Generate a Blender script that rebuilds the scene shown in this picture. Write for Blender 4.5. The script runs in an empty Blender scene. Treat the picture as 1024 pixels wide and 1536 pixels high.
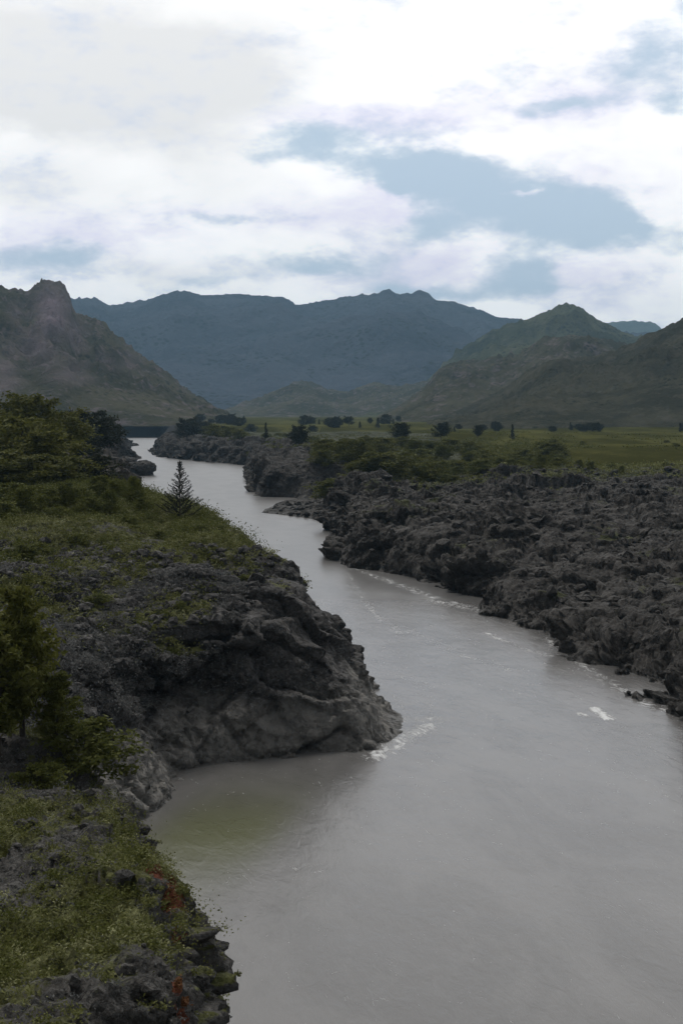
import bpy, math, random
import numpy as np
from mathutils import Vector

sc = bpy.context.scene
COL = sc.collection
rng = np.random.default_rng(7)
random.seed(7)

# ------------------------------------------------------------------ camera
F = 1937.0; HY = 620.0; H = 30.0           # focal length (px of a 1536 px tall frame), horizon row, eye height
cam = bpy.data.cameras.new("camera")
cam.sensor_fit = 'VERTICAL'; cam.sensor_height = 24.0; cam.lens = 24.0 * F / 1536.0
cam.shift_y = -(768 - HY) / 1536.0
cam.clip_start = 0.5; cam.clip_end = 40000
co = bpy.data.objects.new("camera", cam); COL.objects.link(co)
co.location = (0, 0, H); co.rotation_euler = (math.pi / 2, 0, 0)
sc.camera = co
def at(px, py, Y):
    return ((px - 512) / F * Y, Y, H + (HY - py) / F * Y)

# ------------------------------------------------------------------ exposure
sc.view_settings.view_transform = 'Standard'; sc.view_settings.look = 'None'
sc.view_settings.exposure = 0.0; sc.view_settings.gamma = 1.0
sc.cycles.max_bounces = 5; sc.cycles.diffuse_bounces = 2; sc.cycles.glossy_bounces = 2
sc.cycles.volume_bounces = 1; sc.cycles.transparent_max_bounces = 6
sc.cycles.use_denoising = True

SUN_EL = math.radians(62); SUN_AZ = math.radians(-25)      # behind the clouds, ahead of the viewer

# ------------------------------------------------------------------ node helper
class NT:
    def __init__(s, tree): s.t = tree; s.n = tree.nodes; s.l = tree.links
    def node(s, typ, **kw):
        nd = s.n.new(typ)
        for k, v in kw.items(): setattr(nd, k, v)
        return nd
    def put(s, sock, v):
        if isinstance(v, bpy.types.NodeSocket): s.l.new(v, sock)
        elif v is not None: sock.default_value = v
    def math(s, op, a, b=None, c=None, clamp=False):
        nd = s.node('ShaderNodeMath', operation=op, use_clamp=clamp)
        for i, v in enumerate((a, b, c)):
            if v is not None: s.put(nd.inputs[i], v)
        return nd.outputs[0]
    def vec(s, op, a, b=None, scale=None):
        nd = s.node('ShaderNodeVectorMath', operation=op)
        s.put(nd.inputs[0], a)
        if b is not None: s.put(nd.inputs[1], b)
        if scale is not None: s.put(nd.inputs['Scale'], scale)
        return nd.outputs['Value'] if op in ('LENGTH', 'DOT_PRODUCT', 'DISTANCE') else nd.outputs[0]
    def noise(s, vec, scale, detail=4, rough=0.55, dist=0.0, col=False):
        nd = s.node('ShaderNodeTexNoise')
        s.put(nd.inputs['Vector'], vec); nd.inputs['Scale'].default_value = scale
        nd.inputs['Detail'].default_value = detail; nd.inputs['Roughness'].default_value = rough
        nd.inputs['Distortion'].default_value = dist
        return nd.outputs['Color'] if col else nd.outputs[0]
    def smooth(s, v, a, b, lo=0.0, hi=1.0, kind='SMOOTHSTEP'):
        nd = s.node('ShaderNodeMapRange', interpolation_type=kind)
        s.put(nd.inputs[0], v); s.put(nd.inputs[1], a); s.put(nd.inputs[2], b); s.put(nd.inputs[3], lo); s.put(nd.inputs[4], hi)
        return nd.outputs[0]
    def mix(s, f, a, b, blend='MIX'):
        nd = s.node('ShaderNodeMix', data_type='RGBA', blend_type=blend)
        s.put(nd.inputs[0], f)
        for sock, v in ((nd.inputs[6], a), (nd.inputs[7], b)):
            if isinstance(v, tuple) and len(v) == 3: v = (*v, 1)
            s.put(sock, v)
        return nd.outputs[2]
    def comb(s, x, y, z):
        nd = s.node('ShaderNodeCombineXYZ')
        for i, v in enumerate((x, y, z)): s.put(nd.inputs[i], v)
        return nd.outputs[0]

# ------------------------------------------------------------------ world: broken cloud, bright ahead, dull behind
world = bpy.data.worlds.new("World"); sc.world = world; world.use_nodes = True
w = NT(world.node_tree); w.n.clear()
out = w.node('ShaderNodeOutputWorld'); bg = w.node('ShaderNodeBackground')
w.l.new(bg.outputs[0], out.inputs[0])
sky = w.node('ShaderNodeTexSky', sky_type='NISHITA'); sky.sun_disc = False
sky.sun_elevation = SUN_EL; sky.sun_rotation = SUN_AZ; sky.altitude = 600; sky.dust_density = 1.5
tc = w.node('ShaderNodeTexCoord'); sep = w.node('ShaderNodeSeparateXYZ'); w.l.new(tc.outputs['Generated'], sep.inputs[0])
dx, dy, dz = sep.outputs
az = w.math('ARCTAN2', dx, dy)
hl = w.math('SQRT', w.math('ADD', w.math('MULTIPLY', dx, dx), w.math('MULTIPLY', dy, dy)))
el = w.math('ARCTAN2', dz, hl)
P = w.comb(az, el, 0.0)
# cloud sheet texture, streets stretched sideways
Pn = w.comb(w.math('MULTIPLY', az, 1.0), w.math('MULTIPLY', el, 2.0), 3.1)
warp = w.vec('SCALE', w.vec('SUBTRACT', w.noise(Pn, 9.0, 5, 0.6, col=True), (0.5, 0.5, 0.5)), scale=0.11)
Pw = w.vec('ADD', P, w.vec('MULTIPLY', warp, (1.0, 0.55, 0.0)))
def blobs(lst):
    acc = None
    for (px, py, rx, ry, wt) in lst:
        c = (math.atan((px - 512) / F), math.atan((HY - py) / F * math.cos(math.atan((px - 512) / F))), 0)
        d = w.vec('LENGTH', w.vec('MULTIPLY', w.vec('SUBTRACT', Pw, c), (F / rx, F / ry, 0.0)))
        v = w.smooth(d, 0.0, 1.0, wt, 0.0)
        acc = v if acc is None else w.math('ADD', acc, v)
    return acc
blue = blobs([(480, 232, 120, 42, 1.0), (600, 262, 150, 50, 1.1), (720, 290, 190, 66, 1.3), (860, 330, 210, 62, 1.3), (640, 345, 120, 34, .8), (960, 365, 130, 40, .9),
              (790, 405, 120, 60, 1.0), (470, 395, 190, 34, 1.0), (330, 335, 150, 24, .75), (90, 400, 170, 36, .9), (650, 430, 210, 30, .9), (580, 205, 200, 26, .45),
              (830, 155, 150, 24, .7), (980, 80, 150, 120, .75), (1010, 150, 60, 30, .6), (760, 235, 150, 30, .5), (980, 425, 150, 26, .35), (300, 420, 200, 18, .4),
              (510, 305, 130, 40, -1.5), (410, 350, 100, 22, -.7), (800, 222, 150, 34, -.8), (930, 230, 130, 60, -.8), (690, 378, 100, 20, -1.0),
              (1010, 300, 70, 60, -.8), (900, 410, 90, 22, -.7), (200, 370, 130, 26, -.5), (770, 292, 40, 9, -.9)])
lav = blobs([(560, 190, 260, 44, .9), (800, 160, 260, 50, .8), (950, 90, 200, 140, .7), (620, 410, 400, 60, .9), (100, 380, 240, 80, .9), (330, 330, 240, 50, .7), (700, 300, 420, 120, .8), (930, 430, 220, 60, .6)])
grey = blobs([(150, 100, 560, 260, .7), (180, 130, 420, 110, .9), (40, 60, 300, 90, .5), (320, 100, 220, 60, .5), (40, 300, 240, 80, .5), (40, 180, 160, 30, .4), (240, 410, 260, 30, .4), (940, 120, 200, 50, .3)])
n1 = w.math('ADD', w.math('MULTIPLY', w.noise(Pn, 12.0, 9, 0.62, 0.2), .62), w.math('MULTIPLY', w.noise(Pn, 42.0, 7, 0.6), .38)); n2 = w.noise(Pn, 6.0, 8, 0.6, 0.4)
bl = w.math('ADD', w.math('MULTIPLY', blue, 1.3), w.math('MULTIPLY', w.math('SUBTRACT', n1, 0.5), 3.7))
blf = w.smooth(bl, -0.05, 1.35)
gr = w.math('ADD', grey, w.math('MULTIPLY', w.math('SUBTRACT', n2, 0.5), 1.4))
grf = w.smooth(gr, -0.35, 1.15)
lvf = w.smooth(w.math('ADD', lav, w.math('MULTIPLY', w.math('SUBTRACT', n1, 0.5), 3.0)), -0.1, 1.2)
CL = 14.0    # cloud radiance before the 0.1 background strength
cloud = w.mix(grf, (CL * 1.05, CL * 1.035, CL * 1.02), (CL * .71, CL * .705, CL * .70))
cloud = w.mix(w.math('MULTIPLY', lvf, .95), cloud, (CL * .71, CL * .69, CL * .82))
skyc = w.mix(0.985, w.vec('SCALE', sky.outputs[0], scale=1.0), (CL * .42, CL * .52, CL * .625))
front = w.mix(w.math('MULTIPLY', blf, 0.95), cloud, skyc)
# overall brightness by direction
facing = w.smooth(w.math('COSINE', az), -0.6, 0.95, 0.0, 1.0)
high = w.smooth(el, 0.4, 1.2, 1.0, 0.42)
bright = w.math('MULTIPLY', w.math('MULTIPLY_ADD', facing, 0.78, 0.22), high)
final = w.vec('SCALE', front, scale=bright)
w.l.new(final, bg.inputs[0]); bg.inputs[1].default_value = 0.1
world.cycles.sampling_method = 'MANUAL'; world.cycles.sample_map_resolution = 512

sl = bpy.data.lights.new("sun", 'SUN'); sl.energy = 1.5; sl.angle = math.radians(18); sl.color = (1, .96, .9)
so = bpy.data.objects.new("sun", sl); COL.objects.link(so)
so.rotation_euler = Vector((math.sin(SUN_AZ) * math.cos(SUN_EL), math.cos(SUN_AZ) * math.cos(SUN_EL), math.sin(SUN_EL))).to_track_quat('Z', 'Y').to_euler()

# ------------------------------------------------------------------ numpy noise
def _hash(ix, iy, iz, seed):
    h = (ix.astype(np.int64) * 374761393 + iy.astype(np.int64) * 668265263 + iz.astype(np.int64) * 2147483647 + seed * 974711) & 0xffffffff
    h = ((h ^ (h >> 13)) * 1274126177) & 0xffffffff
    h = ((h ^ (h >> 16)) * 2246822519) & 0xffffffff
    h = h ^ (h >> 15)
    return h.astype(np.float64) / 4294967295.0
def vnoise(p, seed=0):
    i = np.floor(p).astype(np.int64); f = p - i; f = f * f * f * (f * (f * 6 - 15) + 10)
    r = np.zeros(len(p))
    for dx_ in (0, 1):
        wx = f[:, 0] if dx_ else 1 - f[:, 0]
        for dy_ in (0, 1):
            wy = f[:, 1] if dy_ else 1 - f[:, 1]
            for dz_ in (0, 1):
                wz = f[:, 2] if dz_ else 1 - f[:, 2]
                r += wx * wy * wz * _hash(i[:, 0] + dx_, i[:, 1] + dy_, i[:, 2] + dz_, seed)
    return r * 2 - 1
ROT = np.array([[0.36, 0.48, -0.8], [-0.8, 0.6, 0.0], [0.48, 0.64, 0.6]])
def fbm(p, octaves=4, seed=0, gain=0.5, ridged=False):
    r = np.zeros(len(p)); a = 1.0; t = 0.0; q = p.copy()
    for o in range(octaves):
        n = vnoise(q, seed + o)
        r += a * ((1 - 2 * np.abs(n)) if ridged else n); t += a; a *= gain; q = (q @ ROT) * 2.03 + 11.3
    return r / t
def worley(p, seed=0):
    i = np.floor(p).astype(np.int64); f1 = np.full(len(p), 9.0); f2 = np.full(len(p), 9.0); cid = np.zeros(len(p))
    for a in (-1, 0, 1):
        for b in (-1, 0, 1):
            for c in (-1, 0, 1):
                jx, jy, jz = i[:, 0] + a, i[:, 1] + b, i[:, 2] + c
                cx = jx + _hash(jx, jy, jz, seed); cy = jy + _hash(jx, jy, jz, seed + 17); cz = jz + _hash(jx, jy, jz, seed + 31)
                d = np.sqrt((p[:, 0] - cx) ** 2 + (p[:, 1] - cy) ** 2 + (p[:, 2] - cz) ** 2)
                h = _hash(jx, jy, jz, seed + 77)
                near = d < f1
                f2 = np.where(near, f1, np.minimum(f2, d)); cid = np.where(near, h, cid); f1 = np.where(near, d, f1)
    return f1, f2, cid
def facets(p, seed=0, tilt=1.0):
    """nearest-cell noise where every cell is its own tilted plane: broken, flat-faced rock"""
    i = np.floor(p).astype(np.int64); f1 = np.full(len(p), 9.0); f2 = np.full(len(p), 9.0); val = np.zeros(len(p))
    for a in (-1, 0, 1):
        for b in (-1, 0, 1):
            for c in (-1, 0, 1):
                jx, jy, jz = i[:, 0] + a, i[:, 1] + b, i[:, 2] + c
                ex = p[:, 0] - jx - _hash(jx, jy, jz, seed); ey = p[:, 1] - jy - _hash(jx, jy, jz, seed + 17); ez = p[:, 2] - jz - _hash(jx, jy, jz, seed + 31)
                d = np.sqrt(ex * ex + ey * ey + ez * ez)
                v = (_hash(jx, jy, jz, seed + 77) - .5) + tilt * ((_hash(jx, jy, jz, seed + 5) - .5) * ex + (_hash(jx, jy, jz, seed + 6) - .5) * ey + (_hash(jx, jy, jz, seed + 7) - .5) * ez)
                near = d < f1
                f2 = np.where(near, f1, np.minimum(f2, d)); val = np.where(near, v, val); f1 = np.where(near, d, f1)
    return val, f2 - f1
def sstep(x, a, b):
    t = np.clip((x - a) / (b - a), 0, 1); return t * t * (3 - 2 * t)

# ------------------------------------------------------------------ the two shorelines (x, y on the water plane)
LEFT = [(-3, -400), (-3, 0), (-1.6, 20), (-3.3, 29), (-2.9, 32), (-2.4, 34.5), (-3.1, 37), (-3.4, 42), (-4.9, 48), (-6.6, 54), (-8.2, 60), (-11.2, 67), (-15.5, 78), (-16.5, 88), (-15.2, 95), (-13.6, 99), (-12.6, 103),
        (-13.9, 108), (-12.5, 110.2), (-9, 111.5), (-5, 112.8), (-1, 113.3), (2.3, 113.6), (4.0, 117), (6.0, 122), (6.2, 126), (5.0, 136), (1, 150), (-6, 168),
        (-14, 192), (-26, 225), (-40, 270), (-58, 350), (-73, 440), (-82, 500), (-95, 560), (-112, 640), (-116, 700), (-138, 790), (-145, 830), (-132, 850), (-150, 900),
        (-186, 1040), (-196, 1140), (-190, 1210), (-222, 1290), (-285, 1600), (-398, 2324), (-520, 2950)]
RIGHT = [(60, -400), (52, 0), (45, 60), (37, 110), (33.6, 130), (31.6, 140), (28, 150), (26, 164), (26.8, 176), (21, 190), (19.6, 197), (24.5, 206), (17.5, 214), (14.2, 220), (13.0, 236),
         (7, 246), (2.2, 252), (-0.6, 268), (-0.4, 300), (-1.3, 355), (-10, 372), (-26, 392), (-24, 425), (-15, 448), (-19, 462), (-30, 466), (-33, 490), (-38, 560), (-49, 700), (-50, 745),
         (-80, 800), (-121, 890), (-146, 1010), (-154, 1117), (-165, 1290), (-200, 1500), (-252, 1800), (-240, 1900), (-261, 2075), (-357, 2767), (-400, 2950)]
def resample(line, jit=0.0, seed=3):
    out = []
    pts = np.array(line, float)
    for a, b in zip(pts[:-1], pts[1:]):
        L = np.hypot(*(b - a)); n = max(1, int(L / max(1.5, 0.012 * abs(a[1]))))
        for k in range(n): out.append(a + (b - a) * k / n)
    out.append(pts[-1]); out = np.array(out)
    s = np.maximum(0.5, out[:, 1] * 0.006) * jit
    q = np.column_stack([out[:, 0], out[:, 1], np.zeros(len(out))])
    k = np.maximum(4, out[:, 1:2] * 0.05)
    out[:, 0] += s * fbm(q / k, 3, seed); out[:, 1] += s * fbm(q / k + 50, 3, seed)
    return out
Lp = resample(LEFT, 1.0, 5); Rp = resample(RIGHT, 1.3, 9)
Lpoly = np.vstack([Lp, [(-9000, 2950), (-9000, -400)]])
Rpoly = np.vstack([Rp, [(9000, 2950), (9000, -400)]])
def seg_dist(P2, line, chunk=60000):
    a = line[:-1]; d = line[1:] - a; L2 = (d ** 2).sum(1) + 1e-9
    out = np.empty(len(P2))
    for s in range(0, len(P2), chunk):
        p = P2[s:s + chunk]
        best = np.full(len(p), 1e18)
        for (ax, ay), (ex, ey), l2 in zip(a, d, L2):
            t = np.clip(((p[:, 0] - ax) * ex + (p[:, 1] - ay) * ey) / l2, 0, 1)
            q = (p[:, 0] - ax - t * ex) ** 2 + (p[:, 1] - ay - t * ey) ** 2
            np.minimum(best, q, out=best)
        out[s:s + chunk] = np.sqrt(best)
    return out
def inside(P2, poly):
    x, y = P2[:, 0], P2[:, 1]; r = np.zeros(len(P2), bool)
    for (x1, y1), (x2, y2) in zip(poly, np.roll(poly, -1, axis=0)):
        if y1 == y2: continue
        c = ((y1 > y) != (y2 > y)) & (x < (x2 - x1) * (y - y1) / (y2 - y1) + x1)
        r ^= c
    return r
def sdf(P2, line, poly):
    d = seg_dist(P2, line); return np.where(inside(P2, poly), d, -d)

LTOP = [(-3.1, 30, 15.6), (-3.3, 35, 15.7), (-5.2, 42, 14.9), (-8.6, 54, 13.4), (-11.5, 62, 10.5), (-8, 30, 15.7), (-8.1, 38, 14.6), (-12.1, 46, 13.9), (-15.3, 57, 13.3),
        (-14.9, 71, 11.2), (-15.5, 64, 14.0), (-19.5, 64, 14.2), (-12.5, 63, 12.0), (-24, 66, 14.5), (-19, 80, 8.5), (-25, 72, 12), (-19, 88, 8.2), (-22, 104, 11.6), (-27.7, 130, 14.6), (-34, 160, 16.5), (-33, 125, 15.2), (-26.4, 100, 12.8), (-47.6, 180, 17),
        (-16.7, 103, 6.5), (-30, 240, 17.0), (-19, 117, 12.2), (-22.5, 140, 15.2), (-14, 128, 14.6), (-13.1, 120, 12.7), (-13.8, 155, 15.4),
        (5.6, 124, 1.0), (5.6, 128, 1.0), (4.4, 134, 2.0), (1.5, 144, 5.0), (-2, 154, 8), (-8, 168, 11), (5.1, 127, 2.0), (3.0, 129, 5.4), (0.8, 132, 7.8), (-2.4, 136, 10.0), (-5.6, 140, 12.2), (-8.7, 150, 14.4), (-14.2, 170, 15.5), (-20.8, 190, 17.0), (-27.7, 205, 17.2), (-33.5, 215, 17.2),
        (1.5, 119, 6.5), (-2, 119, 9.6), (-7, 117, 12.5), (-7, 124, 14.2), (-1, 126, 9.8), (4.2, 120, 2.8),
        (-60, 250, 17.5), (-45, 300, 15), (-90, 300, 19), (-80, 400, 17), (-95, 500, 16), (-130, 620, 18), (-180, 600, 22), (-200, 800, 22), (-250, 1000, 22), (-160, 900, 14), (-230, 1200, 12), (-350, 1500, 20), (-500, 2500, 22),
        (-10, 0, 17), (-10, -100, 18), (-60, 20, 18), (-60, 100, 18), (-200, 200, 26), (-100, 200, 20), (-600, 600, 30), (-1000, 1500, 40), (-600, 3000, 24), (-3000, 2000, 60), (-3000, 0, 60)]
RTOP = [(3, 262, 10.6), (3, 272, 10.8), (14, 245, 8.5), (20, 226, 6.5), (28, 208, 6.5), (33, 185, 5.0), (35, 165, 5.0), (38, 150, 4.2), (42, 138, 4.4), (50, 168, 7.4), (44, 200, 8.8), (40, 250, 11.2), (20, 290, 11.2), (30, 330, 12.2),
        (60, 260, 12), (80, 240, 11.8), (90, 200, 10.2), (70, 180, 8.8), (60, 140, 6.5), (100, 150, 9), (8, 400, 12.5), (-8, 475, 12.8), (-25, 482, 12.6), (60, 400, 13.2), (130, 400, 13.8), (100, 330, 13.2), (8, 350, 11.8),
        (-12, 400, 0.9), (-10, 430, 1.2), (-7, 385, 1.0), (-16, 412, 0.7), (-8, 450, 2.5), (-2, 440, 9),
        (-60, 800, 13), (-100, 900, 12.5), (100, 900, 15.5), (0, 600, 13.5), (-25, 600, 12), (200, 600, 15), (-100, 1500, 17), (300, 1500, 20), (0, 2500, 22), (-200, 2500, 20), (800, 1000, 19), (50, 100, 7), (60, 0, 12), (90, -200, 16),
        (3000, 1500, 50), (3000, 0, 60), (1000, 3500, 28), (-200, 3500, 25), (4000, 4000, 60)]
def idw(P2, pts, power=3.2):
    num = np.zeros(len(P2)); den = np.zeros(len(P2))
    for x, y, z in pts:
        s = 1.0
        d2 = (P2[:, 0] - x) ** 2 + (P2[:, 1] - y) ** 2 + 1.5 + (0.01 * y) ** 2
        wgt = d2 ** (-power / 2); num += wgt * z; den += wgt
    return num / den
def prof_left(d, y):
    wdt = np.where(y < 75, 1.3, np.where(y < 300, 5.5, 0.011 * y))
    t = d / wdt
    k = np.interp(t, [-9, -1, 0, .25, .45, .8, 1.0, 2.2], [-.4, -.25, -.03, .17, .40, .80, .90, 1.0])
    return k
def prof_right(d, y, x):
    wdt = np.where((y > 240) & (y < 500), 4.0, np.where(y < 300, 4.5, 0.009 * y))
    t = d / wdt
    return np.interp(t, [-9, -1, 0, .2, .6, 1.0, 3.0], [-.4, -.25, -.03, .28, .72, .88, 1.0])
def P3(P2, z=0.0): return np.column_stack([P2[:, 0], P2[:, 1], np.full(len(P2), z)])
def h_left(P2, dL=None):
    dL = sdf(P2, Lp, Lpoly) if dL is None else dL
    top = idw(P2, LTOP)
    top = top + (0.35 + 0.0016 * np.abs(P2[:, 1])) * fbm(P3(P2) / 14.0, 4, 21) * sstep(dL, 0, 12)
    return np.where(dL > 0, top, 10) * prof_left(dL, P2[:, 1])
def h_right(P2, dR=None):
    dR = sdf(P2, Rp, Rpoly) if dR is None else dR
    top = idw(P2, RTOP)
    rock = sstep(430 - P2[:, 1], 0, 60)
    top = top + rock * 2.2 * fbm(P3(P2) / 26.0, 4, 33) * sstep(dR, 0, 8) * np.clip(top / 8, 0, 1)
    st = 1.7 + .5 * fbm(P3(P2) / 40, 2, 37)
    q = top / st + .5 * fbm(P3(P2) / 12, 3, 39); fr = q - np.floor(q)
    terr = (np.floor(q) + sstep(fr, .62, 1.0)) * st - .5 * st * fbm(P3(P2) / 12, 3, 39)
    top = top + (terr - top) * rock * .85 * sstep(dR, 0, 3)
    top = top - 1.7 * rock * sstep(P2[:, 1], 230, 380) * sstep(P2[:, 0], -5, 20)
    top = top + 0.4 * fbm(P3(P2) / 60.0, 3, 35) * sstep(dR, 0, 12)
    return np.where(dR > 0, top, 10) * prof_right(dR, P2[:, 1], P2[:, 0])

# ------------------------------------------------------------------ mesh helpers
def link(name, me, mat=None, parent=None):
    o = bpy.data.objects.new(name, me); COL.objects.link(o)
    if mat is not None and not me.materials: me.materials.append(mat)
    if parent is not None: o.parent = parent
    return o
def np_mesh(name, V, Fc, smooth=True):
    """V (n,3), Fc (m,k) with one face size k"""
    V = np.asarray(V, np.float32); Fc = np.asarray(Fc, np.int32); k = Fc.shape[1]
    me = bpy.data.meshes.new(name)
    me.vertices.add(len(V)); me.vertices.foreach_set('co', V.ravel())
    me.loops.add(Fc.size); me.loops.foreach_set('vertex_index', Fc.ravel())
    me.polygons.add(len(Fc)); me.polygons.foreach_set('loop_start', np.arange(0, Fc.size, k, dtype=np.int32))
    me.polygons.foreach_set('use_smooth', np.full(len(Fc), smooth))
    me.update(calc_edges=True)
    return me
def attr(me, name, vals):
    a = me.attributes.new(name, 'FLOAT', 'POINT'); a.data.foreach_set('value', np.asarray(vals, np.float32))
def grid_faces(nx, ny, flip=False):
    i = np.arange(nx * ny).reshape(ny, nx)
    q = np.stack([i[:-1, :-1], i[:-1, 1:], i[1:, 1:], i[1:, :-1]], -1).reshape(-1, 4)
    return q[:, ::-1] if flip else q
def verts(me):
    a = np.empty(len(me.vertices) * 3, np.float32); me.vertices.foreach_get('co', a); return a.reshape(-1, 3).astype(float)
def norms(me):
    a = np.empty(len(me.vertices) * 3, np.float32); me.vertices.foreach_get('normal', a); return a.reshape(-1, 3).astype(float)
def tag(o, label=None, cat=None, group=None, kind=None):
    if label: o['label'] = label
    if cat: o['category'] = cat
    if group: o['group'] = group
    if kind: o['kind'] = kind
    return o
def solid_remesh(name, x0, x1, y0, y1, step, hf, voxel, bottom=-3.2, keep=-1.2):
    """closed block under a height function, re-meshed to even cells so cliffs get as many faces as flats"""
    xs = np.arange(x0, x1 + step / 2, step); ys = np.arange(y0, y1 + step / 2, step); nx, ny = len(xs), len(ys)
    X, Y = np.meshgrid(xs, ys); P2 = np.column_stack([X.ravel(), Y.ravel()])
    Z = np.maximum(hf(P2), bottom + 0.8)
    top = np.column_stack([P2, Z]); bot = np.column_stack([P2, np.full(len(P2), bottom)])
    n = nx * ny; ft = grid_faces(nx, ny); fb = grid_faces(nx, ny, True) + n
    def side(idx): return np.stack([idx[:-1] + n, idx[1:] + n, idx[1:], idx[:-1]], -1)
    I = np.arange(n).reshape(ny, nx)
    fs = np.vstack([side(I[0]), side(I[:, -1]), side(I[-1][::-1]), side(I[:, 0][::-1])])
    me = np_mesh(name + "_block", np.vstack([top, bot]), np.vstack([ft, fb, fs]))
    tmp = bpy.data.objects.new("tmp_block", me); COL.objects.link(tmp)
    m = tmp.modifiers.new("r", 'REMESH'); m.mode = 'VOXEL'; m.voxel_size = voxel
    dg = bpy.context.evaluated_depsgraph_get(); ev = tmp.evaluated_get(dg)
    r = bpy.data.meshes.new_from_object(ev)
    bpy.data.objects.remove(tmp); bpy.data.meshes.remove(me)
    V = verts(r); nf = len(r.polygons)
    Q = np.empty(nf * 4, np.int32); r.polygons.foreach_get('vertices', Q); Q = Q.reshape(-1, 4)
    N = norms(r)
    good = (V[:, 2] > keep)
    Q = Q[good[Q].all(1)]
    used = np.unique(Q); mp = np.full(len(V), -1); mp[used] = np.arange(len(used))
    bpy.data.meshes.remove(r)
    return V[used], mp[Q], N[used]

def face_normals(V, Q):
    n = np.cross(V[Q[:, 2]] - V[Q[:, 0]], V[Q[:, 3]] - V[Q[:, 1]]); n /= np.linalg.norm(n, axis=1, keepdims=True) + 1e-9
    return n
def crag(V, N, amp, big, blk, seed, amt, flat=0.55, bed=1.0, small=1.0):
    """broken rock: tilted flat-faced cells at three sizes with cracks sunk between them"""
    W = V + blk * .35 * np.column_stack([fbm(V / big, 3, seed + 1), fbm(V / big + 31, 3, seed + 2), fbm(V / big + 67, 3, seed + 3)])
    d = amp * 0.55 * fbm(V / big, 4, seed)
    for k, (m, a, z) in enumerate(((1.0, 1.0, 1.5), (.42, .48, 1.4), (.18, .22, 1.2))):
        c, e = facets(W * np.array([1, 1, z]) / (blk * m), seed + 5 + 7 * k, 2.7)
        d += amp * (a if k == 0 else a * small) * (1.05 * c - .38 * (1 - sstep(e, 0.0, 0.13)))
    bd = (V @ np.array([.30, .18, 1.0])) / (blk * .5) + .9 * fbm(V / (big * 1.3), 3, seed + 40)
    fr = bd - np.floor(bd)
    d += amp * .55 * bed * (sstep(fr, 0, .18) * (1 - .75 * fr) - .4) * (1.0 - np.abs(N[:, 2]))
    D = N * np.array([1, 1, flat])
    return V + D * (d * amt)[:, None]

# ------------------------------------------------------------------ materials
def new_mat(name):
    m = bpy.data.materials.new(name); m.use_nodes = True; t = NT(m.node_tree)
    b = t.n['Principled BSDF']; return m, t, b
def attr_node(t, name):
    a = t.node('ShaderNodeAttribute', attribute_name=name); return a.outputs['Fac']

def rock_mat(name, dark, light, green, green2, lich=0.25, scale=1.0, pale=(.17, .165, .16), rust=False, polish=False):
    m, t, b = new_mat(name)
    g = t.node('ShaderNodeNewGeometry'); pos = g.outputs['Position']
    n_big = t.noise(pos, 0.18 * scale, 5, .6); n_mid = t.noise(pos, 1.1 * scale, 6, .65); n_fine = t.noise(pos, 6.0 * scale, 5, .7)
    base = t.mix(t.smooth(t.math('ADD', t.math('MULTIPLY', n_big, .5), t.math('MULTIPLY', n_mid, .5)), .36, .64), dark, light)
    base = t.mix(t.math('MULTIPLY', t.smooth(n_fine, .42, .62), .5), base, t.mix(.5, base, pale))
    if polish:
        sx = t.node('ShaderNodeSeparateXYZ'); t.put(sx.inputs[0], pos)
        pz = t.math('ADD', sx.outputs[2], t.math('MULTIPLY', t.math('SUBTRACT', n_big, .5), 9.0))
        base = t.mix(t.smooth(pz, 2.6, 5.4, .9, 0.0), base, t.mix(n_mid, (.12, .114, .104), (.33, .315, .29)))
    lf = t.math('MULTIPLY', t.smooth(t.noise(pos, 2.6 * scale, 6, .7), .56, .66), lich)
    base = t.mix(lf, base, pale)
    veg = attr_node(t, 'veg')
    nv = t.noise(pos, 1.7 * scale, 5, .7)
    vm = t.smooth(t.math('ADD', veg, t.math('MULTIPLY', t.math('SUBTRACT', nv, .5), 1.1)), .38, .62)
    vc = t.mix(t.smooth(t.noise(pos, .5 * scale, 4, .6), .35, .65), green, green2)
    colr = t.mix(vm, base, vc)
    if rust:
        ru = attr_node(t, 'rust')
        rm = t.smooth(t.math('ADD', ru, t.math('MULTIPLY', t.math('SUBTRACT', t.noise(pos, 7, 5, .7), .5), .9)), .45, .6)
        colr = t.mix(rm, colr, (.16, .045, .02))
    wet = attr_node(t, 'wet')
    colr = t.mix(t.math('MULTIPLY', wet, .45), colr, (.015, .015, .014))
    t.put(b.inputs['Base Color'], colr)
    t.put(b.inputs['Roughness'], t.smooth(wet, 0, 1, .88, .5))
    b.inputs['Specular IOR Level'].default_value = .25
    bp = t.node('ShaderNodeBump'); bp.inputs['Strength'].default_value = .9; bp.inputs['Distance'].default_value = .35 / scale
    def facet(sc_v, sd):
        pv = t.vec('ADD', t.vec('ADD', pos, (sd, sd, 0)), t.vec('SCALE', t.noise(pos, sc_v * .8, 2, col=True), scale=.5 / sc_v))
        vo = t.node('ShaderNodeTexVoronoi', feature='F1'); t.put(vo.inputs['Vector'], pv); vo.inputs['Scale'].default_value = sc_v
        dlt = t.vec('SUBTRACT', pv, vo.outputs['Position']); rv = t.vec('SUBTRACT', vo.outputs['Color'], (.5, .5, .5))
        return t.math('MULTIPLY', t.vec('DOT_PRODUCT', dlt, rv), 1.6)
    fa = facet(1.3 * scale, 0.0); fb = facet(3.4 * scale, 5.0)
    hgt = t.math('ADD', t.math('ADD', t.math('MULTIPLY', n_mid, .35 / scale), t.math('MULTIPLY', n_fine, .12 / scale)), t.math('ADD', fa, fb))
    bp.inputs['Strength'].default_value = 1.0; bp.inputs['Distance'].default_value = 1.0
    t.put(bp.inputs['Height'], hgt); t.l.new(bp.outputs[0], b.inputs['Normal'])
    return m

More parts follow.
